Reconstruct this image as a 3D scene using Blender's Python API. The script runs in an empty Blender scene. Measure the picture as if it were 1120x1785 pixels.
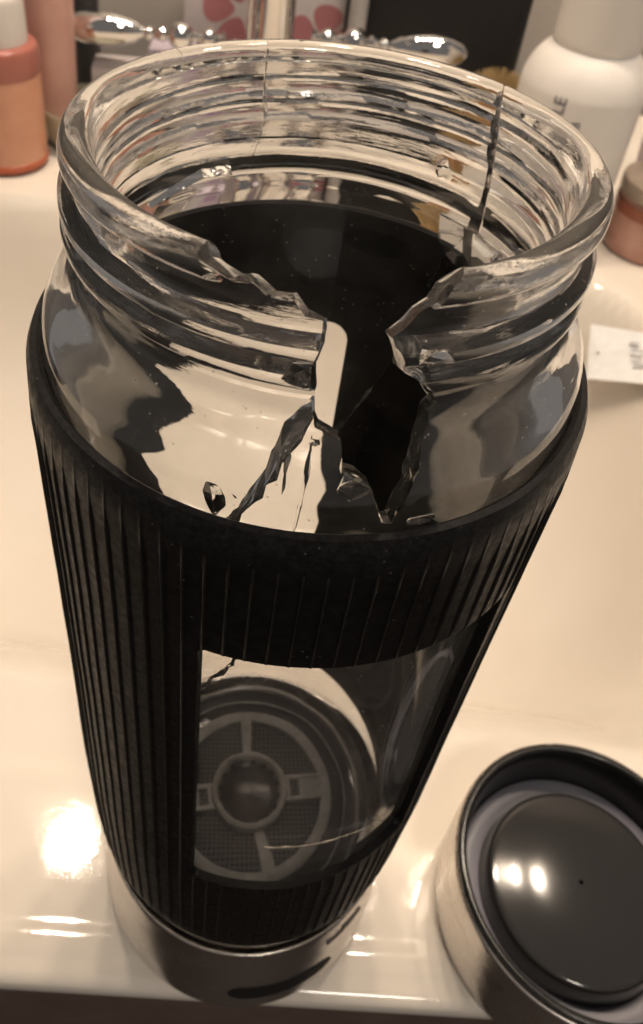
import bpy, bmesh, math, random
from mathutils import Vector, Matrix, noise
from mathutils.geometry import tessellate_polygon
random.seed(7)
S = 0.01                                   # everything below is written in centimetres
SC = bpy.context.scene
COL = SC.collection

# ------------------------------------------------------------------ camera
cam_d = bpy.data.cameras.new('camera'); cam = bpy.data.objects.new('camera', cam_d); COL.objects.link(cam)
ax = (0.99075, 0.10191, 0.08963); ay = (-0.13403, 0.63094, 0.76416); az = (0.02133, -0.76911, 0.63877)
M3 = Matrix((ax, ay, az)).transposed()
cam.matrix_world = Matrix.Translation(Vector((0, -9.589, 25.487)) * S) @ M3.to_4x4()
cam_d.sensor_fit = 'VERTICAL'; cam_d.sensor_height = 36; cam_d.sensor_width = 24
cam_d.lens = 1478.98 / 1785 * 36
cam_d.shift_x = (560 - 501.19) / 1785; cam_d.shift_y = -(892.5 - 647.35) / 1785
cam_d.clip_start = 0.005; cam_d.clip_end = 50
cam_d.dof.use_dof = True; cam_d.dof.focus_distance = 0.098; cam_d.dof.aperture_fstop = 44
SC.camera = cam

# ------------------------------------------------------------------ light and exposure
W = bpy.data.worlds.new('World'); SC.world = W; W.use_nodes = True
bgn = W.node_tree.nodes['Background']; bgn.inputs[0].default_value = (1.0, 0.91, 0.84, 1); bgn.inputs[1].default_value = 0.16
SC.view_settings.view_transform = 'Standard'; SC.view_settings.look = 'None'
SC.view_settings.exposure = 0.0; SC.view_settings.gamma = 1
SC.cycles.max_bounces = 24; SC.cycles.transmission_bounces = 20; SC.cycles.glossy_bounces = 8
SC.cycles.diffuse_bounces = 3; SC.cycles.transparent_max_bounces = 12
SC.cycles.blur_glossy = 0.5
SC.cycles.sample_clamp_indirect = 8
BULB_E = 435.0
BULBS = [(-23, 36, 100), (-10.5, 36, 100), (2, 36, 100), (14, 36, 100), (27.5, 36, 100)]

# ------------------------------------------------------------------ material helpers
def mat(name, col=(.8, .8, .8), rough=.5, metal=0., trans=0., ior=1.45, spec=.5, coat=0.):
    m = bpy.data.materials.new(name); m.use_nodes = True
    b = m.node_tree.nodes['Principled BSDF']
    b.inputs['Base Color'].default_value = (*col, 1); b.inputs['Roughness'].default_value = rough
    b.inputs['Metallic'].default_value = metal; b.inputs['Transmission Weight'].default_value = trans
    b.inputs['IOR'].default_value = ior; b.inputs['Specular IOR Level'].default_value = spec
    b.inputs['Coat Weight'].default_value = coat
    return m
class N:
    def __init__(s, m): s.t = m.node_tree; s.n = s.t.nodes; s.l = s.t.links; s.b = s.n['Principled BSDF']; s.out = s.n['Material Output']
    def coord(s, sc=(100, 100, 100)):
        tc = s.n.new('ShaderNodeTexCoord'); mp = s.n.new('ShaderNodeMapping'); mp.inputs['Scale'].default_value = sc
        s.l.new(tc.outputs['Object'], mp.inputs['Vector']); return mp.outputs[0]
    def noise(s, vec, scale, detail=3, rough=.5, out=0):
        t = s.n.new('ShaderNodeTexNoise'); t.inputs['Scale'].default_value = scale; t.inputs['Detail'].default_value = detail
        t.inputs['Roughness'].default_value = rough; s.l.new(vec, t.inputs['Vector']); return t.outputs[out]
    def ramp(s, fac, stops):
        r = s.n.new('ShaderNodeValToRGB'); e = r.color_ramp.elements
        while len(e) < len(stops): e.new(.5)
        for i, (p, c) in enumerate(stops):
            e[i].position = p; e[i].color = (c, c, c, 1) if isinstance(c, (int, float)) else (*c, 1)
        s.l.new(fac, r.inputs[0]); return r.outputs[0]
    def bump(s, h, strength=.1, dist=.0002, to=None):
        b = s.n.new('ShaderNodeBump'); b.inputs['Strength'].default_value = strength; b.inputs['Distance'].default_value = dist
        s.l.new(h, b.inputs['Height']); s.l.new(b.outputs[0], (to or s.b).inputs['Normal']); return b.outputs[0]

def m_porcelain():
    m = mat('sink porcelain', (.7, .65, .58), .08); k = N(m); v = k.coord()
    n = k.noise(v, .12, 3); k.l.new(k.ramp(n, [(.3, (.665, .60, .52)), (.7, (.715, .655, .58))]), k.b.inputs['Base Color'])
    k.l.new(k.ramp(k.noise(v, 1.3, 6, .65), [(.35, .03), (.75, .075)]), k.b.inputs['Roughness'])
    k.bump(k.noise(v, 2.2, 6, .6), .07, .0004)
    return m
def m_glass():
    m = mat('clear glass', (.985, .985, .98), 0, trans=1, ior=1.5); k = N(m); v = k.coord()
    st = k.coord((100, 100, 420))
    sp = k.n.new('ShaderNodeSeparateXYZ'); k.l.new(v, sp.inputs[0])
    mr = k.n.new('ShaderNodeMapRange'); mr.inputs[1].default_value = 18.9; mr.inputs[2].default_value = 20.2; mr.inputs[3].default_value = .0; mr.inputs[4].default_value = 1
    k.l.new(sp.outputs[2], mr.inputs[0]); mm = k.n.new('ShaderNodeMath'); mm.operation = 'MULTIPLY'
    k.l.new(mr.outputs[0], mm.inputs[0]); 
    fa = k.n.new('ShaderNodeMath'); fa.operation = 'MULTIPLY_ADD'; fa.inputs[1].default_value = .55
    k.l.new(k.noise(k.coord((100, 100, 900)), 2.6, 3, .6), fa.inputs[0]); k.l.new(k.noise(st, .9, 2, .5), fa.inputs[2])
    k.l.new(fa.outputs[0], mm.inputs[1]); k.bump(mm.outputs[0], .045, .0012)
    # dust specks and faint smears lying on the glass
    d = k.n.new('ShaderNodeBsdfDiffuse'); d.inputs[0].default_value = (.62, .58, .52, 1)
    mx = k.n.new('ShaderNodeMixShader')
    v1 = k.n.new('ShaderNodeTexVoronoi'); v1.inputs['Scale'].default_value = 7; k.l.new(v, v1.inputs['Vector'])
    spk = k.ramp(v1.outputs['Distance'], [(0, 1), (.07, .9), (.12, 0)])
    msk = k.ramp(k.noise(v, 3.1, 1), [(.50, 0), (.58, 1)])
    mu = k.n.new('ShaderNodeMath'); mu.operation = 'MULTIPLY'; k.l.new(spk, mu.inputs[0]); k.l.new(msk, mu.inputs[1])
    sm = k.ramp(k.noise(v, 1.1, 6, .7), [(.35, .006), (.8, .05)])
    ad = k.n.new('ShaderNodeMath'); ad.operation = 'MULTIPLY_ADD'; ad.inputs[1].default_value = .55
    k.l.new(mu.outputs[0], ad.inputs[0]); k.l.new(sm, ad.inputs[2])
    k.l.new(ad.outputs[0], mx.inputs[0]); k.l.new(k.b.outputs[0], mx.inputs[1]); k.l.new(d.outputs[0], mx.inputs[2])
    k.l.new(mx.outputs[0], k.out.inputs[0])
    return m
def m_lit_ridge():  # lighter rubber for rib tips: the light they catch, put into the colour
    m = mat('lit rubber ridge', (.03, .027, .024), .5, spec=.3); k = N(m); v = k.coord()
    k.l.new(k.ramp(k.noise(v, 4, 5, .7), [(.35, (.010, .009, .008)), (.7, (.024, .021, .018))]), k.b.inputs['Base Color'])
    k.bump(k.noise(v, 28, 3), .12, .0002)
    return m
def m_fracture():
    m = mat('fractured glass', (.95, .95, .93), .16, trans=1, ior=1.5); k = N(m); v = k.coord()
    k.l.new(k.ramp(k.noise(v, 4, 4, .6), [(.4, .0), (.75, .10)]), k.b.inputs['Roughness'])
    k.bump(k.noise(v, 5, 3, .5), .22, .0006)
    return m
def m_rubber():
    m = mat('black silicone', (.008, .0075, .007), .42, spec=.16); k = N(m); v = k.coord()
    v1 = k.n.new('ShaderNodeTexVoronoi'); v1.inputs['Scale'].default_value = 7; k.l.new(v, v1.inputs['Vector'])
    spk = k.ramp(v1.outputs['Distance'], [(0, .9), (.07, .6), (.12, 0)])
    msk = k.ramp(k.noise(v, 2.3, 2), [(.52, 0), (.62, 1)])
    mu = k.n.new('ShaderNodeMath'); mu.operation = 'MULTIPLY'; k.l.new(spk, mu.inputs[0]); k.l.new(msk, mu.inputs[1])
    mc = k.n.new('ShaderNodeMix'); mc.data_type = 'RGBA'; k.l.new(mu.outputs[0], mc.inputs[0])
    k.l.new(k.ramp(k.noise(v, 5, 5, .7), [(.4, (.0055, .005, .005)), (.8, (.013, .012, .011))]), mc.inputs[6]); mc.inputs[7].default_value = (.16, .15, .14, 1)
    sp = k.n.new('ShaderNodeSeparateXYZ'); k.l.new(v, sp.inputs[0])
    mr = k.n.new('ShaderNodeMapRange'); mr.inputs[1].default_value = 17.7; mr.inputs[2].default_value = 18.35; k.l.new(sp.outputs[2], mr.inputs[0])
    m3 = k.n.new('ShaderNodeMath'); m3.operation = 'MULTIPLY'; k.l.new(mr.outputs[0], m3.inputs[0]); k.l.new(k.ramp(k.noise(v, 12, 5, .75), [(.42, .05), (.70, .45)]), m3.inputs[1])
    m4 = k.n.new('ShaderNodeMix'); m4.data_type = 'RGBA'; k.l.new(m3.outputs[0], m4.inputs[0]); k.l.new(mc.outputs[2], m4.inputs[6]); m4.inputs[7].default_value = (.045, .043, .043, 1)
    k.l.new(m4.outputs[2], k.b.inputs['Base Color'])
    k.l.new(k.ramp(k.noise(v, 9, 4), [(.3, .34), (.7, .55)]), k.b.inputs['Roughness'])
    k.bump(k.noise(v, 28, 3), .12, .0002)
    return m
def m_steel(name, col=(.62, .58, .54), rough=.2):
    m = mat(name, col, rough, metal=1); k = N(m); v = k.coord((100, 100, 2600))
    n = k.noise(v, 1.0, 3); k.bump(n, .03, .0002)
    k.l.new(k.ramp(k.noise(k.coord(), 1.2, 5), [(.3, rough * .8), (.7, rough * 1.5)]), k.b.inputs['Roughness'])
    return m
def m_speck(name, c1, c2, rough, scale=3., **kw):
    m = mat(name, c1, rough, **kw); k = N(m); v = k.coord()
    k.l.new(k.ramp(k.noise(v, scale, 5, .6), [(.35, c1), (.7, c2)]), k.b.inputs['Base Color'])
    k.bump(k.noise(v, scale * 4, 3), .06, .0003)
    return m

PORC = m_porcelain(); GLASS = m_glass(); FRACT = m_fracture(); RUB = m_rubber(); LIT_RIDGE = m_lit_ridge(); STEEL = m_steel('brushed steel')
CHROME = mat('chrome', (.78, .77, .76), .05, metal=1)

# ------------------------------------------------------------------ mesh helpers (cm in, metres out)
def make(name, verts, faces, m, parent=None, smooth=35, loc=(0, 0, 0), scale=True, mats=None, fmat=None):
    me = bpy.data.meshes.new(name)
    me.from_pydata([(v[0] * S, v[1] * S, v[2] * S) if scale else tuple(v) for v in verts], [], faces)
    me.update(); return finish(name, me, m, parent, smooth, loc, mats, fmat)
def finish(name, me, m, parent=None, smooth=35, loc=(0, 0, 0), mats=None, fmat=None):
    bm = bmesh.new(); bm.from_mesh(me); bmesh.ops.recalc_face_normals(bm, faces=bm.faces); bm.to_mesh(me); bm.free()
    idx = [p.material_index for p in me.polygons]; me.materials.clear()
    if not mats: mats = [m]
    for mm in mats: me.materials.append(mm)
    me.polygons.foreach_set('material_index', [min(i, len(mats) - 1) for i in idx])
    if fmat:
        for p, i in zip(me.polygons, fmat): p.material_index = i
    if smooth:
        me.shade_smooth(); me.set_sharp_from_angle(angle=math.radians(smooth))
    o = bpy.data.objects.new(name, me); COL.objects.link(o); o.location = Vector(loc) * S
    if parent: o.parent = parent
    return o
def empty(name, loc, label, cat, group=None, rz=0):
    o = bpy.data.objects.new(name, None); COL.objects.link(o); o.location = Vector(loc) * S; o.rotation_euler[2] = math.radians(rz)
    o.empty_display_size = .01
    tag(o, label, cat, group); return o
def tag(o, label, cat, group=None, kind=None):
    if label: o['label'] = label
    if cat: o['category'] = cat
    if group: o['group'] = group
    if kind: o['kind'] = kind
    return o
def revolve(prof, n=96, closed=False, cap0=True, cap1=True, disp=None, angs=None):
    """prof: [(r,z)]; closed -> ring loop; otherwise ends capped"""
    V = []; F = []; k = len(prof)
    if angs: n = len(angs)
    for i in range(n):
        t = angs[i] if angs else 2 * math.pi * i / n; c, s = math.cos(t), math.sin(t)
        for j, (r, z) in enumerate(prof):
            if disp: r, z = disp(t, j, r, z)
            V.append((r * c, r * s, z))
    for i in range(n):
        a = i * k; b = ((i + 1) % n) * k
        for j in range(k if closed else k - 1):
            j2 = (j + 1) % k
            F.append((a + j, b + j, b + j2, a + j2))
    if not closed:
        if cap0: F.append(tuple(i * k for i in range(n)))
        if cap1: F.append(tuple(i * k + k - 1 for i in reversed(range(n))))
    return V, F
def join(*parts):
    V = []; F = []
    for v, f in parts:
        o = len(V); V += list(v); F += [tuple(i + o for i in q) for q in f]
    return V, F
def xf(vf, M): return [tuple(M @ Vector(v)) for v in vf[0]], vf[1]
def rbox(x, y, z, b=.08, seg=2):
    """rounded box, base at z=0, centred in x,y"""
    bm = bmesh.new(); bmesh.ops.create_cube(bm, size=1)
    for v in bm.verts: v.co = Vector((v.co.x * x, v.co.y * y, (v.co.z + .5) * z))
    bmesh.ops.bevel(bm, geom=bm.edges[:], offset=b, segments=seg, affect='EDGES', profile=.5)
    V = [tuple(v.co) for v in bm.verts]; F = [tuple(v.index for v in f.verts) for f in bm.faces]; bm.free(); return V, F
def smooth_poly(p, it=2):
    for _ in range(it):
        q = [p[0]]
        for a, b in zip(p, p[1:]):
            q += [tuple(.75 * x + .25 * y for x, y in zip(a, b)), tuple(.25 * x + .75 * y for x, y in zip(a, b))]
        p = q + [p[-1]]
    return p
def tube(path, r, n=12, rs=None):
    V = []; F = []; P = [Vector(p) for p in path]
    up = Vector((0, 0, 1))
    for i, p in enumerate(P):
        d = (P[min(i + 1, len(P) - 1)] - P[max(i - 1, 0)]).normalized()
        a = d.cross(up) if abs(d.dot(up)) < .95 else d.cross(Vector((0, 1, 0)))
        a.normalize(); b = d.cross(a)
        rr = rs[i] if rs else r
        for k in range(n):
            t = 2 * math.pi * k / n; V.append(tuple(p + (a * math.cos(t) + b * math.sin(t)) * rr))
    for i in range(len(P) - 1):
        for k in range(n):
            F.append((i * n + k, i * n + (k + 1) % n, (i + 1) * n + (k + 1) % n, (i + 1) * n + k))
    F.append(tuple(range(n))); F.append(tuple((len(P) - 1) * n + k for k in reversed(range(n))))
    return V, F

def tri2d(pts):
    bm = bmesh.new(); vs = [bm.verts.new((x, y, 0)) for x, y in pts]; bm.faces.new(vs); bm.verts.index_update()
    bmesh.ops.triangulate(bm, faces=bm.faces[:], ngon_method='EAR_CLIP')
    out = [tuple(v.index for v in f.verts) for f in bm.faces]; bm.free(); return out
# radial prism cutter: polygon in (theta degrees, z) pushed through radii, jagged on its walls
def prism(poly, r0, r1, layers=7, slant=0., jit=0., zj=0., step=None, seed=1, rc=3.3, zsl=0.):
    rnd = random.Random(seed)
    if step:
        q = []
        for (a, b) in zip(poly, poly[1:] + poly[:1]):
            L = math.hypot((b[0] - a[0]) * .056, b[1] - a[1]); n = max(1, int(L / step))
            for i in range(n):
                t = i / n; q.append((a[0] + (b[0] - a[0]) * t, a[1] + (b[1] - a[1]) * t))
        poly = q
    n = len(poly); base = [(rnd.uniform(-1, 1), rnd.uniform(-1, 1)) for _ in poly]
    V = []; F = []
    for l in range(layers):
        u = l / (layers - 1); r = r0 + (r1 - r0) * u
        for i, (t, z) in enumerate(poly):
            a = base[i]; b = (rnd.uniform(-1, 1), rnd.uniform(-1, 1))
            tt = t + slant * (r - rc) + jit * (a[0] * .6 + b[0] * .5); zz = z + zsl * (r - rc) + zj * (a[1] * .6 + b[1] * .5)
            tr = math.radians(tt); V.append((r * math.cos(tr), r * math.sin(tr), zz))
    for l in range(layers - 1):
        for i in range(n):
            j = (i + 1) % n; a, b, c, d = l * n + i, l * n + j, (l + 1) * n + j, (l + 1) * n + i
            if rnd.random() < .5: F += [(a, b, c), (a, c, d)]
            else: F += [(a, b, d), (b, c, d)]
    for t in tri2d([(t * .056, z) for t, z in poly]):
        F.append(tuple(t)); F.append(tuple((layers - 1) * n + k for k in reversed(t)))
    return V, F
def crack_slab(line, w, r0=2.5, r1=4.1, layers=8, slant=0., zsl=0., seed=1, taper=True, rc=3.3, jz=.022, fac=.018, wig=1.):
    """thin air gap: a wandering sheet through the wall, offset to both sides by w"""
    rnd = random.Random(seed); q = []
    for a, b in zip(line, line[1:]):
        L = math.hypot((b[0] - a[0]) * .056, b[1] - a[1]); n = max(2, int(L / .10))
        for i in range(n):
            t = i / n; q.append((a[0] + (b[0] - a[0]) * t + rnd.uniform(-.3, .3) * wig, a[1] + (b[1] - a[1]) * t + rnd.uniform(-jz, jz) * wig))
    q.append(tuple(line[-1])); n = len(q); nr = []; ws = []
    for i in range(n):
        a = q[max(i - 1, 0)]; b = q[min(i + 1, n - 1)]; dx, dy = (b[0] - a[0]) * .056, b[1] - a[1]; l = math.hypot(dx, dy) or 1
        nr.append((-dy / l, dx / l)); ws.append(w * (.6 + .5 * rnd.random()) * (min(1, .3 + 4 * (1 - i / (n - 1))) if taper else 1))
    V = []
    for l in range(layers):
        r = r0 + (r1 - r0) * l / (layers - 1)
        for side in (1, -1):
            for i in range(n):
                jj = fac * 2 * noise.noise(Vector((i * .7, l * .9, seed * 5.1)))
                o = jj + side * ws[i]; t = q[i][0] + slant * (r - rc) + nr[i][0] * o / .056; zz = q[i][1] + zsl * (r - rc) + nr[i][1] * o
                V.append(P3(r, t, zz))
    F = []; st = 2 * n
    for l in range(layers - 1):
        o, p = l * st, (l + 1) * st
        for i in range(n - 1):
            F += [(o + i, o + i + 1, p + i + 1), (o + i, p + i + 1, p + i)]
            F += [(o + n + i, p + n + i + 1, o + n + i + 1), (o + n + i, p + n + i, p + n + i + 1)]
        F += [(o, p, p + n), (o, p + n, o + n), (o + n - 1, o + 2 * n - 1, p + 2 * n - 1), (o + n - 1, p + 2 * n - 1, p + n - 1)]
    for i in range(n - 1):
        F.append((i, n + i, n + i + 1)); F.append((i, n + i + 1, i + 1))
        o = (layers - 1) * st; F.append((o + i, o + n + i + 1, o + n + i)); F.append((o + i, o + i + 1, o + n + i + 1))
    return V, F
def blob(c, rad, seed=1, sub=4, amp=.25, freq=3., rot=None, ridge=0.):
    bm = bmesh.new(); bmesh.ops.create_icosphere(bm, subdivisions=sub, radius=1); V = []
    off = Vector((seed * 13.1, seed * 7.7, seed * 3.3))
    for v in bm.verts:
        p = v.co.copy(); k = 1 + amp * noise.noise(p * freq + off) + ridge * math.sin(9 * p.length * (p.x + p.z * .7) + 2 * noise.noise(p * 2 + off))
        p = Vector((p.x * rad[0], p.y * rad[1], p.z * rad[2])) * k
        if rot: p = rot @ p
        V.append(tuple(p + Vector(c)))
    F = [tuple(v.index for v in f.verts) for f in bm.faces]; bm.free(); return V, F
def bool_diff(vf, cutters, fm=None, cm=1):
    """subtract closed meshes one after another with the exact solver (all in cm); a cut that comes out unsound is left out"""
    def raw(n, v, f):
        me = bpy.data.meshes.new(n); me.from_pydata(v, [], f); me.update()
        bm = bmesh.new(); bm.from_mesh(me); bmesh.ops.recalc_face_normals(bm, faces=bm.faces)
        if bm.calc_volume(signed=True) < 0: bmesh.ops.reverse_faces(bm, faces=bm.faces)
        bm.to_mesh(me); vol = bm.calc_volume(signed=True); bm.free()
        o = bpy.data.objects.new(n, me); COL.objects.link(o); return o, vol
    o, vol = raw('body', *vf); o.data.materials.append(GLASS); o.data.materials.append(FRACT)
    if fm: o.data.polygons.foreach_set('material_index', fm)
    for i, c in enumerate(cutters):
        q, cv = raw('cut', *c); q.data.materials.append(GLASS); q.data.materials.append(FRACT)
        q.data.polygons.foreach_set('material_index', [0 if i in SMOOTH_CUTS else cm] * len(q.data.polygons))
        md = o.modifiers.new('b', 'BOOLEAN'); md.operation = 'DIFFERENCE'; md.solver = 'EXACT'; md.object = q
        bpy.context.view_layer.update()
        me = bpy.data.meshes.new_from_object(o.evaluated_get(bpy.context.evaluated_depsgraph_get()))
        o.modifiers.clear()
        bm = bmesh.new(); bm.from_mesh(me); v2 = bm.calc_volume(signed=True); nm = sum(1 for e in bm.edges if len(e.link_faces) != 2); bm.free()
        ok = nm <= 6 and vol - cv * 1.1 - .01 < v2 <= vol + 1e-4
        if ok: o.data = me; vol = v2
        else: print('CUT LEFT OUT', i, nm, vol, v2)
        bpy.data.objects.remove(q)
    me = o.data; me.transform(Matrix.Scale(S, 4))
    bpy.data.objects.remove(o)
    return me
def interp(tab, x):
    if x <= tab[0][0]: return tab[0][1]
    for a, b in zip(tab, tab[1:]):
        if x <= b[0]:
            t = (x - a[0]) / (b[0] - a[0]); return a[1] + (b[1] - a[1]) * t
    return tab[-1][1]
def sstep(a, b, x):
    t = max(0, min(1, (x - a) / (b - a))); return t * t * (3 - 2 * t)
def P3(r, deg, z): t = math.radians(deg); return (r * math.cos(t), r * math.sin(t), z)

# ================================================================== SINK (setting)
TILT = .073
def edge_y(x): return -3.03 + TILT * x
def sink_h(x, y):
    # signed inside distance of the bowl opening (rounded rectangle)
    cx, cy, hx, hy, rc = -9.0, 19.2, 27.0, 14.5, 6.0
    qx, qy = abs(x - cx) - hx + rc, abs(y - cy) - hy + rc
    d = -(math.hypot(max(qx, 0), max(qy, 0)) + min(max(qx, qy), 0) - rc)
    front = sstep(14, 4, y)
    z = 0.
    if d > -.4:
        t = d + .4
        z -= 14 * (1 - math.exp(-(t * t) / (1.0 + t) / (9.5 - 5.7 * (1 - front))))
    z -= .10 * sstep(1.25, 1.9, y) * sstep(-3.9, -6.0, x)
    e = y - edge_y(x)                                   # distance behind the front edge
    z += .028 * sstep(1.2, .72, e)                      # soft bead along the front
    z -= .035 * sstep(.52, .2, e)
    return z
def sink():
    xs = [-34 + 68 * i / 150 for i in range(151)]
    V = []; F = []; rows = []
    offs = [0, .04, .08, .12, .17, .22, .27, .32, .38, .44, .5, .56, .62, .68, .75, .82, .9, 1., 1.1, 1.2, 1.3, 1.5, 1.8, 2.2]
    ysn = offs + [2.5 + i * .3 for i in range(25)] + [10.2 + i * .6 for i in range(60)] + [46.5 + 2 * i for i in range(8)]
    prof = [(-.10, -.66), (-.24, -.66), (-.30, -.60), (-.32, -.5), (-.32, -.36), (-.30, -.22), (-.25, -.13), (-.17, -.06), (-.08, -.015)]
    for dy, dz in prof:
        rows.append([(x, edge_y(x) + dy, dz - .007) for x in xs])
    for k, dy in enumerate(ysn):
        row = []
        for x in xs:
            y = edge_y(x) + dy; row.append((x, y, sink_h(x, y) ))
        rows.append(row)
    for r in rows: V += r
    n = len(xs)
    for j in range(len(rows) - 1):
        for i in range(n - 1): F.append((j * n + i, j * n + i + 1, (j + 1) * n + i + 1, (j + 1) * n + i))
    o = make('sink', V, F, PORC, smooth=60); tag(o, None, None, kind='structure')
sink()
# dark vanity front and floor below the sink's front edge
WOOD = m_speck('dark cabinet', (.09, .062, .05), (.125, .087, .07), .45, .8)
o = make('cabinet_front', *xf(rbox(70, 3, 30, .2), Matrix.Rotation(math.atan(TILT), 4, 'Z') @ Matrix.Translation((0, -1.80, -30.7))), WOOD); tag(o, None, None, kind='structure')
FLOOR = m_speck('dark floor', (.042, .029, .023), (.06, .041, .033), .5, .3)
o = make('floor', [(-150, -150, -80), (150, -150, -80), (150, 70, -80), (-150, 70, -80)], [(0, 1, 2, 3)], FLOOR); tag(o, None, None, kind='structure')
WALL = m_speck('bathroom wall', (.38, .34, .31), (.44, .40, .36), .5, .2)
o = make('wall', *xf(rbox(200, 2, 190, .05), Matrix.Translation((0, 63, -80))), WALL); tag(o, None, None, kind='structure')

# ================================================================== BOTTLE
bottle = empty('shaker_bottle', (0, 0, 0), 'broken clear glass bottle in a ribbed black silicone sleeve, rim smashed open', 'bottle')

# --- glass body
OUT = smooth_poly([(0.0, 3.5), (2.6, 3.5), (3.15, 3.52), (3.40, 3.8), (3.48, 4.5), (3.56, 6.5), (3.60, 9), (3.63, 13), (3.66, 17.2), (3.66, 18.2), (3.64, 18.75),
                   (3.56, 19.08), (3.40, 19.34), (3.22, 19.50), (3.15, 19.62), (3.14, 19.8)], 2)
neck = []
z = 19.84
while z < 20.98: neck.append((3.12, z)); z += .035
LIP = smooth_poly([(3.12, 20.98), (3.15, 21.0), (3.245, 21.02), (3.265, 21.12), (3.22, 21.26), (3.10, 21.30), (2.95, 21.28), (2.87, 21.16), (2.85, 20.95)], 2)
INN = smooth_poly([(2.85, 20.9), (2.85, 20.5), (2.84, 19.9), (2.86, 19.62), (2.95, 19.36), (3.10, 19.10), (3.26, 18.78), (3.34, 18.4), (3.36, 18.0), (3.35, 16), (3.33, 12), (3.30, 8), (3.25, 5.6), (3.12, 4.45), (2.7, 4.12), (0.0, 4.05)], 2)
inn = []
for a, b in zip(INN, INN[1:]):
    inn.append(a)
    if abs(a[1] - b[1]) > .6:
        for q in range(1, int(abs(a[1] - b[1]) / .4)): u = q / int(abs(a[1] - b[1]) / .4); inn.append((a[0] + (b[0] - a[0]) * u, a[1] + (b[1] - a[1]) * u))
inn.append(INN[-1])
prof = [p for p in OUT if p[0] > .01] + neck + LIP + [p for p in inn if p[0] > .01]
def thread(t, j, r, z):
    if 19.7 < z < 21.0 and r > 3.0:
        th = (math.degrees(t) + 200) % 360                      # 0 at theta=160 (left), grows counter-clockwise to the front
        b = 0
        for k in (-1, 0, 1):
            zc = 20.66 - .36 * (th / 360) * 1.0 - k * .36 - .08
            if 19.95 < zc < 20.75:
                fade = sstep(19.95, 20.05, zc) * sstep(20.75, 20.68, zc)
                b = max(b, fade * .175 * math.exp(-((z - zc) / .14) ** 4))
        r += b
    return r, z
def wob(t, j, r, z):
    r, z = thread(t, j, r, z)
    w = (.012 if z > 17 else .003) * noise.noise(Vector((math.cos(t) * 1.4, math.sin(t) * 1.4, z * 1.5)))
    if z > 18.4: w += .006 * noise.noise(Vector((math.cos(t) * 6, math.sin(t) * 6, z * 5)))
    return r + w, z
gV, gF = revolve(prof, 260, disp=wob)
V_NOTCH = [(-112, 21.50), (-110, 21.25), (-106, 21.16), (-102, 21.19), (-98, 21.08), (-95, 21.10), (-92, 20.90), (-88.6, 20.86), (-88.3, 20.55), (-89.6, 20.3), (-88.4, 20.0), (-88.6, 19.8), (-87.4, 19.5),
           (-84.5, 19.47), (-82.6, 19.4), (-81.2, 19.05), (-79, 18.98), (-76.2, 18.86), (-74.2, 18.6), (-72.3, 18.3), (-71.2, 18.3), (-69.6, 18.75), (-66.8, 19.35), (-63.5, 19.80), (-67.5, 20.1), (-70.3, 20.22), (-73.2, 20.28), (-75.8, 20.72), (-71.5, 20.98), (-67, 21.26), (-62.5, 21.5)]
cut = [prism(V_NOTCH + [(-62, 22.5), (-113, 22.5)], 2.3, 4.7, 15, slant=-2.0, jit=.9, zj=.045, step=.15, seed=3, zsl=.45)]
def crack(line, w, slant, seed, zs=0., taper=True, fac=.018, wig=1.):
    cut.append(crack_slab(line, w, slant=slant, zsl=zs, seed=seed, taper=taper, fac=fac, wig=wig))
crack([(-86.6, 19.62), (-89.5, 19.42), (-92.3, 19.22), (-94.8, 18.86), (-97.2, 18.62), (-100.5, 18.18), (-106, 17.3)], .012, 1.2, 11, zs=-.22, fac=.03)
crack([(-91.8, 19.25), (-91.0, 19.0), (-91.3, 18.85)], .005, .6, 41, wig=.5)
crack([(-87.2, 19.2), (-87.8, 18.85), (-88.4, 18.3), (-89.5, 17.0)], .004, .3, 12, wig=.5, fac=.008)
crack([(111.4, 21.6), (111.8, 20.7), (111.3, 20.3), (111.0, 20.02), (114.2, 19.5)], .008, -6.0, 13, fac=.003, wig=.2)
crack([(49.5, 21.6), (46.2, 20.75), (44.0, 19.95), (43.8, 19.0), (41.5, 18.2)], .014, 15.0, 14, taper=False, zs=.1, fac=.003, wig=.15)
crack([(44.0, 18.9), (55.3, 18.66), (53.9, 18.07), (57.5, 16.44), (68.1, 14.55), (77.4, 13.1)], .008, 2.5, 15)
crack([(-108, 14.0), (-103.7, 14.59), (-96.4, 15.54), (-91, 16.8)], .010, 3.0, 17, zs=.5)
crack([(-83.7, 9.72), (-78, 9.70), (-71.8, 9.65), (-62, 9.55), (-54.4, 9.4), (-45, 9.1), (-34.0, 8.73)], .024, 0.0, 18, zs=.55)
crack([(121.1, 19.35), (131, 19.42), (138.5, 19.2), (147, 18.98)], .012, 0.0, 19, zs=.5)
Z = lambda a: Matrix.Rotation(math.radians(a), 3, 'Z')
# conchoidal chips
cut.append(blob(P3(3.41, -103.5, 20.95), (.27, .50, .36), 5, 4, .10, 1.6, Z(-103), .03))
cut.append(blob(P3(3.44, -95.5, 20.75), (.24, .36, .24), 6, 1, .30, 1.7, Z(-97)))
cut.append(blob(P3(3.80, -102.3, 18.60), (.21, .22, .34), 7, 2, .5, 1.9, Z(-102) @ Matrix.Rotation(.5, 3, 'X')))
cut.append(blob(P3(3.80, -100.2, 18.80), (.20, .13, .30), 57, 2, .5, 1.9, Z(-100) @ Matrix.Rotation(.7, 3, 'X')))
cut.append(blob(P3(3.34, -90.2, 20.2), (.30, .26, .15), 27, 1, .35, 2.2, Z(-90)))
cut.append(blob(P3(3.50, -86.8, 19.42), (.25, .20, .09), 28, 1, .4, 2.2, Z(-87)))
cut.append(blob(P3(3.58, -79.2, 18.98), (.25, .22, .14), 29, 1, .4, 2.2, Z(-80)))
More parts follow.
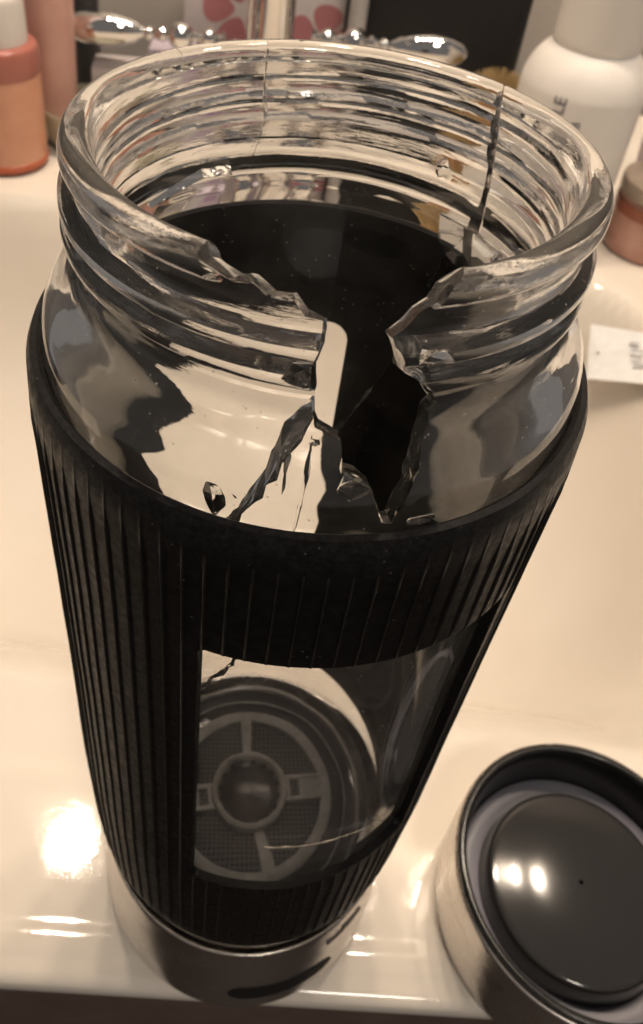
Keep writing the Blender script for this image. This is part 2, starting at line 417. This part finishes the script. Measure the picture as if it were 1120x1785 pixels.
cut.append(blob(P3(3.78, -66.5, 18.46), (.25, .28, .10), 26, 1, .4, 2.2, Z(-66)))
cut.append(blob(P3(3.33, 125, 21.33), (.12, .55, .10), 8, 2, .5, 3, Z(125)))
cut.append(blob(P3(3.30, 47, 21.36), (.20, .14, .12), 9, 1, .4, 3, Z(47)))
cut.append(blob(P3(3.34, -68, 20.45), (.20, .26, .15), 10, 1, .35, 2, Z(-70)))
cut.append(blob(P3(2.80, 55, 19.9), (.10, .16, .22), 21, 2, .4, 2, Z(55)))
for k in range(9):
    a = 104 + k * 5 + random.uniform(-2, 2); cut.append(blob(P3(3.25, a, 21.28 + random.uniform(-.03, .03)), (.13, .20, .11), 30 + k, 1, .4, 3, Z(a)))
SMOOTH_CUTS = (1, 2, 3, 4, 7)
gme = bool_diff((gV, gF), cut)
SMOOTH_CUTS = ()
glass = finish('glass_body', gme, GLASS, bottle, 22, mats=[GLASS, FRACT])

shard = prism([(55.5, 18.98), (43, 19.0), (31, 18.92), (33.5, 18.52), (41, 18.22), (50, 18.36), (54, 18.55)], 2.84, 3.06, 3, slant=6, zsl=-.5, seed=44)
sh = make('glass_shard', *shard, GLASS, glass, 12); sh['label'] = 'grey broken flake clinging inside the wall'
# --- silicone sleeve with its two windows
SO = [(3.66, 4.62), (3.70, 4.9), (3.72, 6.0), (3.74, 8), (3.77, 11), (3.81, 14), (3.86, 17), (3.885, 17.9), (3.87, 18.25), (3.81, 18.42), (3.73, 18.44), (3.675, 18.38)]
SO[0] = (3.52, 4.60); SO[1] = (3.61, 4.85); SO[2] = (3.67, 6.0)
SI = [(3.665, 18.0), (3.665, 17), (3.66, 15), (3.645, 13), (3.62, 10), (3.60, 8), (3.575, 6.5), (3.52, 5.2), (3.47, 4.7)]
so = []
for a, b in zip(SO, SO[1:]):
    n = max(1, int(abs(a[1] - b[1]) / .35)); so += [(a[0] + (b[0] - a[0]) * q / n, a[1] + (b[1] - a[1]) * q / n) for q in range(n)]
so.append(SO[-1]); si = SI[:]
NR = 88
def ribs(t, j, r, z):
    if j < len(so) and 4.9 < z < 17.95:
        ph = (t * NR / (2 * math.pi)) % 1; d = min(ph, 1 - ph)
        dg = (math.degrees(t) + 180) % 360 - 180; f = 1
        for a0, a1, z0, z1 in ((-103.2, -36, 8.4, 16.0), (78.5, 142, 8.3, 15.95)):
            dx = max(a0 - dg, dg - a1, 0) * .066; dz = max(z0 - z, z - z1, 0); f = min(f, sstep(.12, .30, math.hypot(dx, dz)))
        r += .034 * max(0, 1 - d / .10) * sstep(17.95, 17.6, z) * sstep(4.85, 5.1, z) * f
    w = .010 * noise.noise(Vector((math.cos(t) * 2, math.sin(t) * 2, z * .8)))
    if z < 7.5:                                  # lower hem rides up at the back of the bottle
        dg = math.degrees(t) % 360; up = interp([(0, .05), (16, .2), (49, .5), (80, .75), (113, 1.0), (135, .85), (170, .2), (185, 0)], dg) if dg < 185 else 0
        z += up * sstep(7.5, 4.9, z)
    return r + w, z
AN = [2 * math.pi * (k + p) / NR for k in range(NR) for p in (0, .05, .10, .24, .42, .58, .76, .90, .95)]
sV, sF = revolve(so + si, closed=True, disp=ribs, angs=AN)
def rrect(t0, t1, z0, z1, rc, n=8):
    k = 1 / .065; q = []
    for cx, cz, a0 in ((t1 - rc * k, z1 - rc, 0), (t0 + rc * k, z1 - rc, 90), (t0 + rc * k, z0 + rc, 180), (t1 - rc * k, z0 + rc, 270)):
        for i in range(n + 1):
            a = math.radians(a0 + 90 * i / n); q.append((cx + rc * k * math.cos(a), cz + rc * math.sin(a)))
    return q
w1 = prism(rrect(-103.2, -36, 8.4, 16.0, .12), 3.0, 6.0, 2, step=.3)
w2 = prism(rrect(78.5, 142, 8.3, 15.95, .38), 3.0, 6.0, 2, step=.3)
def rib_face(f):
    cs = [Vector(sV[i]) for i in f]; c = sum(cs, Vector()) / 4; r = math.hypot(c.x, c.y)
    if r < 3.69 + (c.z - 6) * .004 and c.z < 17 or not 5.1 < c.z < 17.7: return 0
    j = [i % len(so + si) for i in f]
    if max(j) >= len(so): return 0
    ph = (math.atan2(c.y, c.x) * NR / (2 * math.pi)) % 1; return 1 if min(ph, 1 - ph) < .06 else 0
sme = bool_diff((sV, sF), [w1, w2], [rib_face(f) for f in sF], 0)
sleeve = finish('silicone_sleeve', sme, RUB, bottle, 32, mats=[RUB, LIT_RIDGE])

# --- steel base cup
bp = smooth_poly([(0.01, .02), (3.35, .02), (3.50, .06), (3.60, .25), (3.62, .6), (3.60, 2), (3.535, 3.3), (3.52, 3.68), (3.49, 3.76), (3.44, 3.74)], 2) + [(3.41, 3.68), (3.405, 3.45), (3.2, 3.3), (0.01, 3.3)]
base = make('steel_base', *revolve(bp, 160), STEEL, bottle, 40)
DK = mat('near black', (.004, .003, .003), .7)
def curved_pad(r, t0, t1, z0, z1, th, n=24):
    """rounded bar wrapped round the cylinder, proud by th"""
    hz = (z1 - z0) / 2; k = hz / (r * math.pi / 180); cz = (z0 + z1) / 2; V = []; F = []; ts = []
    m = 6
    for i in range(m + 1): ts.append((t0 + k * (1 - math.cos(math.pi / 2 * i / m)), max(.04, math.sin(math.pi / 2 * i / m))))
    for i in range(1, n): ts.append((t0 + k + (t1 - t0 - 2 * k) * i / n, 1))
    for i in range(m, -1, -1): ts.append((t1 - k * (1 - math.cos(math.pi / 2 * i / m)), max(.04, math.sin(math.pi / 2 * i / m))))
    for t, w in ts:
        for rr, s in ((r - th, 1), (r, 1), (r + .008, .85), (r + .008, -.85), (r, -1), (r - th, -1)): V.append(P3(rr, t, cz + hz * w * s))
    for i in range(len(ts) - 1):
        for q in range(6): F.append((i * 6 + q, i * 6 + (q + 1) % 6, i * 6 + 6 + (q + 1) % 6, i * 6 + 6 + q))
    F.append(tuple(range(6))); F.append(tuple((len(ts) - 1) * 6 + q for q in reversed(range(6))))
    return V, F
strip = make('dark_strip', *curved_pad(3.612, -88, -46, 1.0, 1.85, .04), DK, base, 0)  # near-black rounded bar laid round the steel
strip['label'] = 'dark rounded slot across the steel base'
mk = []
for i in range(9):
    t = -50 + i * 1.9 + random.uniform(-.3, .3); z = 3.15 + .02 * i
    mk.append(curved_pad(3.575, t, t + 1.2, z - .35, z - .35 + random.uniform(.16, .3), .03, 4))
make('etched_mark', *join(*mk), mat('etched grey', (.12, .1, .09), .5), base, 0)

# --- pale sealing ring and clear strainer insert in the bottom
PLA = m_speck('frosted strainer plastic', (.32, .315, .30), (.46, .45, .43), .18, 2.5)
DZ = -.62
ins = make('strainer_insert', *revolve([(1.80, 4.78), (2.04, 4.78), (2.06, 4.92), (2.0, 4.97), (1.86, 4.97), (1.79, 4.92)], 128, closed=True), PLA, bottle, 40, (0, 0, DZ))
make('outer_ring', *revolve([(2.72, 4.80), (2.79, 4.80), (2.80, 4.92), (2.76, 4.95), (2.71, 4.92)], 128, closed=True), PLA, ins, 40)
make('inner_ring', *revolve([(2.40, 4.76), (2.44, 4.76), (2.44, 4.82), (2.40, 4.82)], 128, closed=True), PLA, ins, 40)
make('hub', *revolve([(.62, 4.76), (.90, 4.76), (.94, 4.95), (.92, 5.12), (.86, 5.16), (.80, 5.12), (.76, 4.98), (.70, 4.9), (.62, 4.86)], 64, closed=True), PLA, ins, 40)
make('hub_well', *revolve([(.76, 4.98), (.70, 4.90), (.5, 4.86), (.25, 4.84), (.01, 4.835)], 48, cap0=False), mat('smoky plastic', (.022, .019, .017), .14), ins, 60)
for a, w in ((101, .19), (-68, .22)):
    V, F = rbox(1.0, 1, .12, .03); V = [(x, y * (w + .12 * (x + .5)), z) for x, y, z in V]
    make('spoke', V and [tuple(Matrix.Rotation(math.radians(a), 4, 'Z') @ Matrix.Translation((1.36, 0, 4.83)) @ Vector(v)) for v in V], F, PLA, ins, 30)
for a in (12, 195):
    parts = [xf(rbox(1.0, .10, .14, .02), Matrix.Translation((1.36, sy, 4.83))) for sy in (-.26, .26)] + [xf(rbox(.62, .44, .10, .02), Matrix.Translation((1.56, 0, 4.82))), xf(rbox(.10, .44, .14, .02), Matrix.Translation((.98, 0, 4.83)))]
    make('clip_spoke', *xf(join(*parts), Matrix.Rotation(math.radians(a), 4, 'Z')), PLA, ins, 30)
MESHM = mat('woven mesh', (.03, .03, .03), .35)
wires = []
for i in range(-16, 17):
    p = i * .11; L = math.sqrt(max(0, 1.84 ** 2 - p * p))
    if L < .2: continue
    for o_ in (0, 1):
        b = rbox(2 * L, .045, .03, .006, 1); M = Matrix.Rotation(math.radians(8 + 90 * o_), 4, 'Z') @ Matrix.Translation((0, p, 4.78 + .012 * o_))
        wires.append(xf(b, M))
o = make('mesh_screen', *join(*wires), mat('dark mesh wire', (.10, .10, .096), .35), ins, 30); o['kind'] = 'stuff'
make('mesh_backing', *revolve([(2.95, 4.70), (2.95, 4.72), (.01, 4.72)], 64), mat('dark bottom', (.014, .013, .012), .3), ins, 0)

# ================================================================== LID (upside down, steel shell)
lid = empty('bottle_lid', (8.75, -.35, 0), 'steel bottle lid with black lining lying upside down beside the bottle', 'lid')
make('lid_shell', *revolve(smooth_poly([(0.01, .03), (3.1, .03), (3.3, .1), (3.38, .35), (3.40, 1.2), (3.38, 2.7), (3.36, 2.82), (3.32, 2.84)], 2) + [(3.28, 2.8), (3.27, .4), (0.01, .3)], 128), m_steel('lid steel', (.60, .56, .52), .24), lid, 40)
BLK = m_speck('black lid plastic', (.007, .007, .007), (.012, .0115, .011), .24, 3)
make('lid_lining', *revolve(smooth_poly([(3.27, 2.6), (3.29, 2.84), (3.25, 2.92), (3.15, 2.93), (3.08, 2.86), (3.04, 2.6), (3.02, 1.6), (2.96, 1.2)], 2) + [(2.5, 1.12), (.01, 1.12)], 128, cap0=False), BLK, lid, 50)
make('gasket', *revolve([(2.96, 1.2), (2.97, 1.42), (2.9, 1.46), (2.5, 1.42), (2.42, 1.36), (2.42, 1.18)], 128, closed=True), mat('grey gasket', (.15, .145, .17), .4), lid, 50)
make('lid_plug', *revolve(smooth_poly([(2.50, 1.15), (2.42, 1.5), (2.33, 2.0), (2.29, 2.07), (2.2, 2.105), (2.0, 2.13), (1.6, 2.18), (1.1, 2.22), (.5, 2.24), (.06, 2.245)], 2) + [(.05, 2.0), (.01, 1.99)], 128), mat('glossy black disc', (.022, .0215, .0215), .11), lid, 50)

# ================================================================== BACKGROUND ITEMS ON THE REAR LEDGE
def bottle_on(name, loc, label, cat): return empty(name, loc, label, cat)
# orange toner bottle
ob = empty('toner_bottle', (-20.3, 38.2, 0), 'translucent orange cosmetic bottle with a white cap at the back left', 'bottle')
OR = m_speck('orange liquid plastic', (.56, .27, .17), (.62, .32, .21), .25, .6); 
make('bottle_body', *revolve(smooth_poly([(.01, .5), (2.3, .5), (2.42, .6), (2.42, 5.6), (2.3, 6.1), (1.9, 6.35), (1.5, 6.4)], 2), 64), OR, ob)
make('bottle_base', *revolve(smooth_poly([(.01, 0), (2.2, 0), (2.45, .15), (2.46, .55), (2.3, .62)], 2) + [(.01, .62)], 64), mat('deep orange base', (.42, .10, .045), .1), ob)
make('shoulder', *revolve(smooth_poly([(2.38, 5.7), (2.46, 5.8), (2.44, 7.1), (2.3, 7.4), (1.95, 7.5)], 2) + [(1.8, 7.4), (1.8, 6.5), (2.2, 5.75)], 64, closed=True), mat('red plastic collar', (.36, .13, .10), .15), ob)
make('cap', *revolve(smooth_poly([(1.8, 6.6), (1.88, 6.8), (1.85, 9.7), (1.75, 10.1), (1.5, 10.2)], 2) + [(1.3, 10.15), (1.25, 9.8), (.01, 9.8)], 64, cap0=False), mat('white cap', (.66, .62, .58), .3), ob)
# salmon bottle behind
sb = empty('salmon_tube', (-18.6, 42.5, 0), 'tall salmon pink tube standing behind the orange bottle', 'tube')
make('tube_body', *xf(revolve(smooth_poly([(.01, .6), (1.3, .6), (1.45, .8), (1.75, 13), (1.8, 16)], 2), 48), Matrix.Identity(4)), m_speck('salmon plastic', (.52, .29, .24), (.57, .33, .27), .3, .6), sb)
make('tube_cap', *revolve([(.01, 0), (1.35, 0), (1.4, .1), (1.4, .6), (.01, .6)], 48), mat('grey cap', (.3, .28, .26), .4), sb)
# dark tall bottle
db = empty('dark_bottle', (-17.9, 47.5, 0), 'tall charcoal bottle standing left of the tap', 'bottle')
make('bottle_body', *revolve(smooth_poly([(.01, 0), (.9, 0), (1.05, .2), (1.05, 9), (.95, 9.5), (.6, 9.7)], 2), 48), mat('charcoal plastic', (.035, .035, .037), .35), db)
make('cap', *revolve([(.01, 9.7), (.7, 9.7), (.7, 14), (.01, 14.1)], 32), mat('charcoal cap', (.05, .05, .05), .3), db)
# glass dish
gd = make('glass_dish', *revolve(smooth_poly([(.01, 0), (2.2, 0), (2.9, .5), (3.1, 1.8), (3.15, 2.6), (3.05, 2.65), (2.9, 1.8), (2.6, .7), (2.0, .35), (.01, .3)], 2), 64), mat('olive glass', (.42, .40, .30), .1, spec=.6), None, 40, (-16.2, 42.2, 0))
tag(gd, 'small olive grey dish beneath the dark bottle', 'dish')
# lilac boxes
def carton(loc, dims, rz, cols, label, art):
    e = empty('cosmetic_box', loc, label, 'box', rz=rz)
    m = m_speck('card', cols[0], cols[1], .45, .8)
    make('carton', *rbox(*dims, .06), m, e)
    make('lid_flap', *xf(rbox(dims[0] * .98, dims[1] * .98, .12, .03), Matrix.Translation((0, 0, dims[2] + .004))), mat('card edge', tuple(c * .8 for c in cols[0]), .5), e)
    for x0, z0, w, h, c in art:
        make('printed_panel', *xf(rbox(w, .03, h, .012, 1), Matrix.Translation((x0, -dims[1] / 2 - .012, z0))), mat('print', c, .5), e)
    return e
carton((-14.9, 44.8, 0), (3.2, 2.2, 4.4), 8, ((.55, .50, .50), (.6, .55, .55)), 'low pale grey cosmetic box under the left tap handle', [(0, 3.3, 2.8, .5, (.42, .40, .34)), (-.2, 1.2, 2.2, 1.6, (.58, .52, .56))])
carton((-11.4, 45.4, 0), (3.0, 2.2, 5.6), 4, ((.55, .48, .56), (.6, .54, .62)), 'lilac and white cosmetic box beside the low grey one', [(-.9, .5, .9, 4.6, (.68, .66, .68)), (.5, 2.6, 1.2, 2.2, (.45, .30, .47)), (.4, .8, 1.5, 1.2, (.60, .50, .60))])
carton((-7.4, 46.6, 0), (2.8, 2.0, 5.8), -6, ((.56, .50, .56), (.62, .56, .6)), 'pale lilac box right behind the tap spout', [(.2, 2.2, 1.8, 2.4, (.64, .54, .62)), (-.6, 1.0, 1.0, .9, (.40, .26, .40))])
# floral panel box behind the tap
fb = empty('floral_bag', (-5.3, 51.5, 0), 'white gift bag printed with large dusty pink flowers behind the tap', 'bag', rz=2)
make('bag_body', *rbox(12.6, 3.4, 14, .15), m_speck('white card', (.55, .50, .50), (.60, .55, .55), .4, .5), fb)
def flower(cx, cz, r, col, n=5, rot=0):
    parts = []
    for k in range(n):
        a = rot + 2 * math.pi * k / n; V = []; F = []
        m = 20
        for i in range(m):
            t = 2 * math.pi * i / m; u = (.62 + .42 * math.cos(t)) * r; w = .50 * r * math.sin(t) * (.75 + .3 * math.cos(t))
            V.append((cx + u * math.cos(a) - w * math.sin(a), -1.715, cz + u * math.sin(a) + w * math.cos(a)))
        for i in range(m): V.append((V[i][0], -1.70, V[i][2]))
        F.append(tuple(range(m))); F += [(i, (i + 1) % m, m + (i + 1) % m, m + i) for i in range(m)]
        parts.append((V, F))
    return join(*parts)
PINK = mat('dusty pink print', (.42, .17, .18), .5)
for cx, cz, r, ro in ((-2.3, 7.2, 2.6, .6), (3.3, 5.6, 2.5, .2), (-5.0, 11.2, 1.8, .4), (1.0, 11.6, 2.4, .9)):
    make('printed_flower', *flower(cx, cz, r, None, 5, ro), PINK, fb, 0)
for x in (-2.2, 2.2):
    pass
# black bag
bb = empty('black_bag', (5.4, 51.0, 0), 'black fabric toiletry bag behind the right tap handle', 'bag', rz=-3)
make('bag_body', *rbox(11.8, 6.5, 20, .9, 4), m_speck('black cloth', (.007, .0065, .006), (.012, .011, .0105), .75, 2), bb)
make('zip', *xf(rbox(11, .12, .35, .04), Matrix.Translation((0, -3.28, 14.5))), mat('zip', (.03, .03, .03), .4), bb)
# silver trim bottle between
tb = empty('slim_tube', (.25, 47.3, 0), 'slim silver grey tube standing against the black bag', 'tube')
make('tube_body', *revolve(smooth_poly([(.01, .0), (.5, .0), (.55, .3), (.6, 10), (.5, 13)], 1), 32), m_speck('silver print', (.35, .33, .32), (.45, .42, .40), .3, 5), tb)
make('tube_cap', *revolve([(.58, 13), (.6, 13.05), (.55, 15), (.01, 15)], 32), mat('silver cap', (.5, .48, .46), .2, metal=1), tb)
# brush with tan bristles
br = empty('hair_brush', (9.4, 43.4, 0), 'tan bristle brush between the black bag and the white bottle', 'brush')
BRI = mat('tan bristle', (.55, .40, .20), .6); BR2 = mat('brown bristle base', (.42, .22, .09), .6)
make('brush_back', *revolve(smooth_poly([(.01, 0), (1.2, 0), (1.35, .3), (1.3, 2.2), (1.1, 2.6)], 2) + [(.01, 2.6)], 48), BR2, br)
bv = []
rr = random.Random(4)
for k in range(420):
    a = rr.uniform(0, 2 * math.pi); q = math.sqrt(rr.random()); x, y = 1.1 * q * math.cos(a), 1.1 * q * math.sin(a)
    L = rr.uniform(4.6, 5.2) * (1 - .18 * q * q); dx, dy = x * .75 + rr.uniform(-.15, .15), y * .75 + rr.uniform(-.15, .15)
    bv.append(tube([(x, y, 2.5), (x + dx * .4, y + dy * .4, 2.5 + L * .5), (x + dx, y + dy, 2.5 + L)], .06, 4, [.07, .06, .025]))
o = make('bristles', *join(*bv), BRI, br, 0); o['kind'] = 'stuff'
# white lotion bottle with rotated lettering
wb = empty('lotion_bottle', (13.0, 38.0, 0), 'big matte white lotion bottle with small grey lettering at the back right', 'bottle')
WH = m_speck('matte white plastic', (.80, .76, .71), (.84, .80, .75), .42, .5)
make('bottle_body', *revolve(smooth_poly([(.01, 0), (3.0, 0), (3.3, .2), (3.4, .8), (3.4, 9.0), (3.38, 9.4), (3.15, 10.2), (2.8, 10.8), (2.35, 11.3), (2.2, 11.45)], 2), 96), WH, wb)
make('cap', *revolve(smooth_poly([(2.15, 11.3), (2.32, 11.5), (2.36, 11.7), (2.34, 15.5), (2.2, 16.2), (1.6, 16.5)], 2) + [(.01, 16.5)], 96), mat('white screw cap', (.80, .75, .69), .3), wb)
LET = mat('grey lettering', (.06, .06, .08), .5)
def text(s, size, r, ang, z, parent, m):
    cu = bpy.data.curves.new('t', 'FONT'); cu.body = s; cu.size = size; cu.extrude = .012; cu.align_x = 'LEFT'
    to = bpy.data.objects.new('t', cu); COL.objects.link(to); bpy.context.view_layer.update()
    me = bpy.data.meshes.new_from_object(to.evaluated_get(bpy.context.evaluated_depsgraph_get())); bpy.data.objects.remove(to)
    V = []
    for v in me.vertices:      # text runs upward: x -> z, y -> -angle
        t = math.radians(ang) - v.co.y / r; V.append(((r + v.co.z) * math.cos(t), (r + v.co.z) * math.sin(t), z + v.co.x))
    return make('lettering', V, [tuple(p.vertices) for p in me.polygons], m, parent, 0)
text('LE', .95, 3.425, -114, 8.45, wb, LET)
text('B', .7, 3.425, -97, 7.9, wb, LET)
# pink jar at the right edge
pj = empty('pink_jar', (19.4, 37.4, 0), 'pinkish clear jar with a dark lid cut off by the right edge of the photo', 'jar')
make('jar_body', *revolve(smooth_poly([(.01, 0), (2.2, 0), (2.45, .2), (2.5, 3.2), (2.3, 3.6)], 2) + [(.01, 3.6)], 64), m_speck('pink plastic', (.50, .26, .20), (.58, .34, .27), .2, .8), pj)
make('jar_band', *revolve([(2.50, 2.6), (2.56, 2.62), (2.56, 3.3), (2.50, 3.32)], 64, closed=True), mat('brown red band', (.28, .09, .05), .3), pj)
make('jar_lid', *revolve(smooth_poly([(2.3, 3.6), (2.55, 3.62), (2.6, 3.8), (2.6, 4.5), (2.4, 4.6)], 1) + [(.01, 4.6)], 64), m_speck('taupe lid', (.30, .24, .19), (.36, .29, .23), .2, 1), pj)
lt = empty('lilac_tube', (20.6, 41.5, 0), 'pale lilac tube standing behind the pink jar at the right edge', 'tube')
make('tube_body', *revolve(smooth_poly([(.01, .8), (1.5, .8), (1.8, 1.4), (2.2, 8), (2.3, 11)], 2), 48), m_speck('lilac plastic', (.55, .45, .50), (.6, .5, .56), .35, 1), lt)
make('tube_cap', *revolve([(.01, 0), (1.55, 0), (1.6, .2), (1.55, .8), (.01, .8)], 48), mat('violet cap', (.2, .1, .3), .3), lt)

# ================================================================== TAP
tap = empty('faucet', (-4.8, 44, 0), 'chrome tap with two ball and teardrop lever handles behind the bottle', 'faucet')
def along(a, b, prof, n=32):
    a = Vector(a); b = Vector(b); d = (b - a); L = d.length; d.normalize()
    u = d.cross(Vector((0, 0, 1))).normalized(); w = d.cross(u)
    V, F = revolve(prof, n); return [tuple(a + u * x * 1 + w * y + d * zz * L) for x, y, zz in V], F
def lever(px0, px1, tip):
    # s from 0 (hub) to 1 (tip)
    pr = [(.01, 0), (.55, .0)]
    def ball(c, r, h, n=8): return [(max(.18, r * math.sin(math.pi * i / n)), c - h * math.cos(math.pi * i / n)) for i in range(n + 1)]
    pr += [(.35, .03)] + ball(.10, .62, .06) + [(.34, .175), (.34, .19)] + ball(.275, .86, .085) + [(.42, .37), (.5, .39), (.42, .41), (.32, .43)] + ball(.47, .46, .035)
    pr += [(.30, .505), (.36, .52), (.66, .56), (.95, .66), (1.08, .76), (.98, .88), (.66, .96), (.28, .995), (.01, 1)]
    return along(px0, px1, pr)
LH = [(-7.6 + 4.8, 0, 6.9), (-17.9 + 4.8, 0, 6.6)]
def handle(a, b):
    h = make('handle', *lever(a, b, 0), CHROME, tap, 40)
    make('handle_post', *revolve(smooth_poly([(.01, 0), (1.9, 0), (1.8, .5), (1.0, 1.6), (.8, 4), (1.1, 5.2), (1.0, 6.4), (.5, 7.2)], 2) + [(.01, 7.2)], 48), CHROME, h, 50, (a[0], a[1], 0))
handle((-3.0, 0, 7.05), (-13.2, 0, 6.75))
handle((2.4, 0, 7.9), (12.0, 0, 8.05))
make('spout', *tube(smooth_poly([(0, 0, 0), (0, 0, 9), (0, -.2, 15), (0, -2.5, 19), (0, -6.5, 19.5), (0, -9.5, 17.5)], 3), 1.22, 32), CHROME, tap, 50)
make('spout_trim', *xf(revolve(smooth_poly([(1.25, 6.4), (1.5, 6.5), (1.5, 6.8), (1.25, 6.9)], 1), 48, cap0=False, cap1=False), Matrix.Identity(4)), CHROME, tap, 50)
lr = make('lift_rod', *tube([(0, 0, 0), (0, 0, 10), (0, 0, 13)], .16, 16), CHROME, tap, 50, (-1.55, .6, 0))

# ================================================================== CARD TAG
ce = empty('price_tag', (16.5, 28.0, -1.6), 'small white card tag with a punched hole, leaning inside the right rear of the basin', 'tag')
CA, CB, CC, CD = [Vector(v) - Vector((16.5, 28.0, -1.6)) for v in ((15.58, 30.62, -1.52), (15.28, 27.57, -3.05), (17.85, 23.97, -.05), (18.6, 27.58, .35))]
def card_pt(u, v, off=0):
    p = CA.lerp(CD, u).lerp(CB.lerp(CC, u), v); nn = (CD - CA).cross(CB - CA).normalized()
    if nn.z < 0: nn = -nn
    return tuple(p + nn * off)
def card_mesh():
    m = 20; hole = [(.125 + .026 * math.cos(2 * math.pi * i / m), .52 + .036 * math.sin(2 * math.pi * i / m)) for i in range(m)]
    outer = [(0, 0), (1, 0), (1, 1), (0, 1)]
    tri = tessellate_polygon([[Vector((a, b, 0)) for a, b in outer], [Vector((a, b, 0)) for a, b in hole[::-1]]])
    P = outer + hole[::-1]; k = len(P); V = [card_pt(a, b, .05) for a, b in P] + [card_pt(a, b) for a, b in P]
    F = [tuple(t) for t in tri] + [tuple(k + i for i in reversed(t)) for t in tri]
    F += [(i, (i + 1) % 4, k + (i + 1) % 4, k + i) for i in range(4)] + [(4 + i, 4 + (i + 1) % m, k + 4 + (i + 1) % m, k + 4 + i) for i in range(m)]
    return V, F
make('card', *card_mesh(), m_speck('white card stock', (.74, .74, .74), (.8, .8, .8), .5, 2), ce, 0)
pm = []
for i in range(4):
    u0, v0, w = .52 + .02 * i, .22 + .14 * i, .12 + .05 * (i % 2)
    pm.append(([card_pt(u0, v0, .056), card_pt(u0 + w, v0, .056), card_pt(u0 + w, v0 + .05, .056), card_pt(u0, v0 + .05, .056)], [(0, 1, 2, 3)]))
make('print_lines', *join(*pm), mat('grey print', (.42, .42, .43), .6), ce, 0)

# ================================================================== ADDED FILL LAMP (out of frame, brightens faces turned towards the camera)
cl = empty('fill_lamp', (45, -105, 200), 'added round fill lamp behind the photographer', 'lamp')
CM = bpy.data.materials.new('fill lamp glow'); CM.use_nodes = True; nt = CM.node_tree; nt.nodes.clear()
em = nt.nodes.new('ShaderNodeEmission'); em.inputs[0].default_value = (1, .88, .76, 1); em.inputs[1].default_value = 60
ou = nt.nodes.new('ShaderNodeOutputMaterial'); nt.links.new(em.outputs[0], ou.inputs[0])
make('globe', *revolve([(16 * math.sin(math.pi * i / 14) + .001, -9 * math.cos(math.pi * i / 14)) for i in range(15)], 32), CM, cl, 60)
make('mount', *revolve([(.01, 8.5), (9, 8.6), (9, 12), (.01, 12)], 32), mat('lamp mount', (.5, .48, .45), .4), cl, 40)
# ================================================================== VANITY BULBS (out of frame, the room's light)
fx = empty('vanity_light', (0, 36, 100), 'row of round warm bulbs above the mirror over the sink', 'lamp')
BM = bpy.data.materials.new('lit bulb'); BM.use_nodes = True; nt = BM.node_tree; nt.nodes.clear()
em = nt.nodes.new('ShaderNodeEmission'); em.inputs[0].default_value = (1, .828, .645, 1); em.inputs[1].default_value = BULB_E
ou = nt.nodes.new('ShaderNodeOutputMaterial'); nt.links.new(em.outputs[0], ou.inputs[0])
for b in BULBS:
    V, F = revolve([(2.35 * math.sin(math.pi * i / 14) + .001, -2.35 * math.cos(math.pi * i / 14)) for i in range(15)], 28)
    make('bulb', V, F, BM, fx, 60, (b[0], b[1] - 36, b[2] - 100))
make('light_bar', *xf(rbox(66, 4, 7, .5), Matrix.Translation((1.5, 6.0, -3.5))), m_speck('bar metal', (.3, .28, .26), (.34, .3, .28), .3, 1), fx)
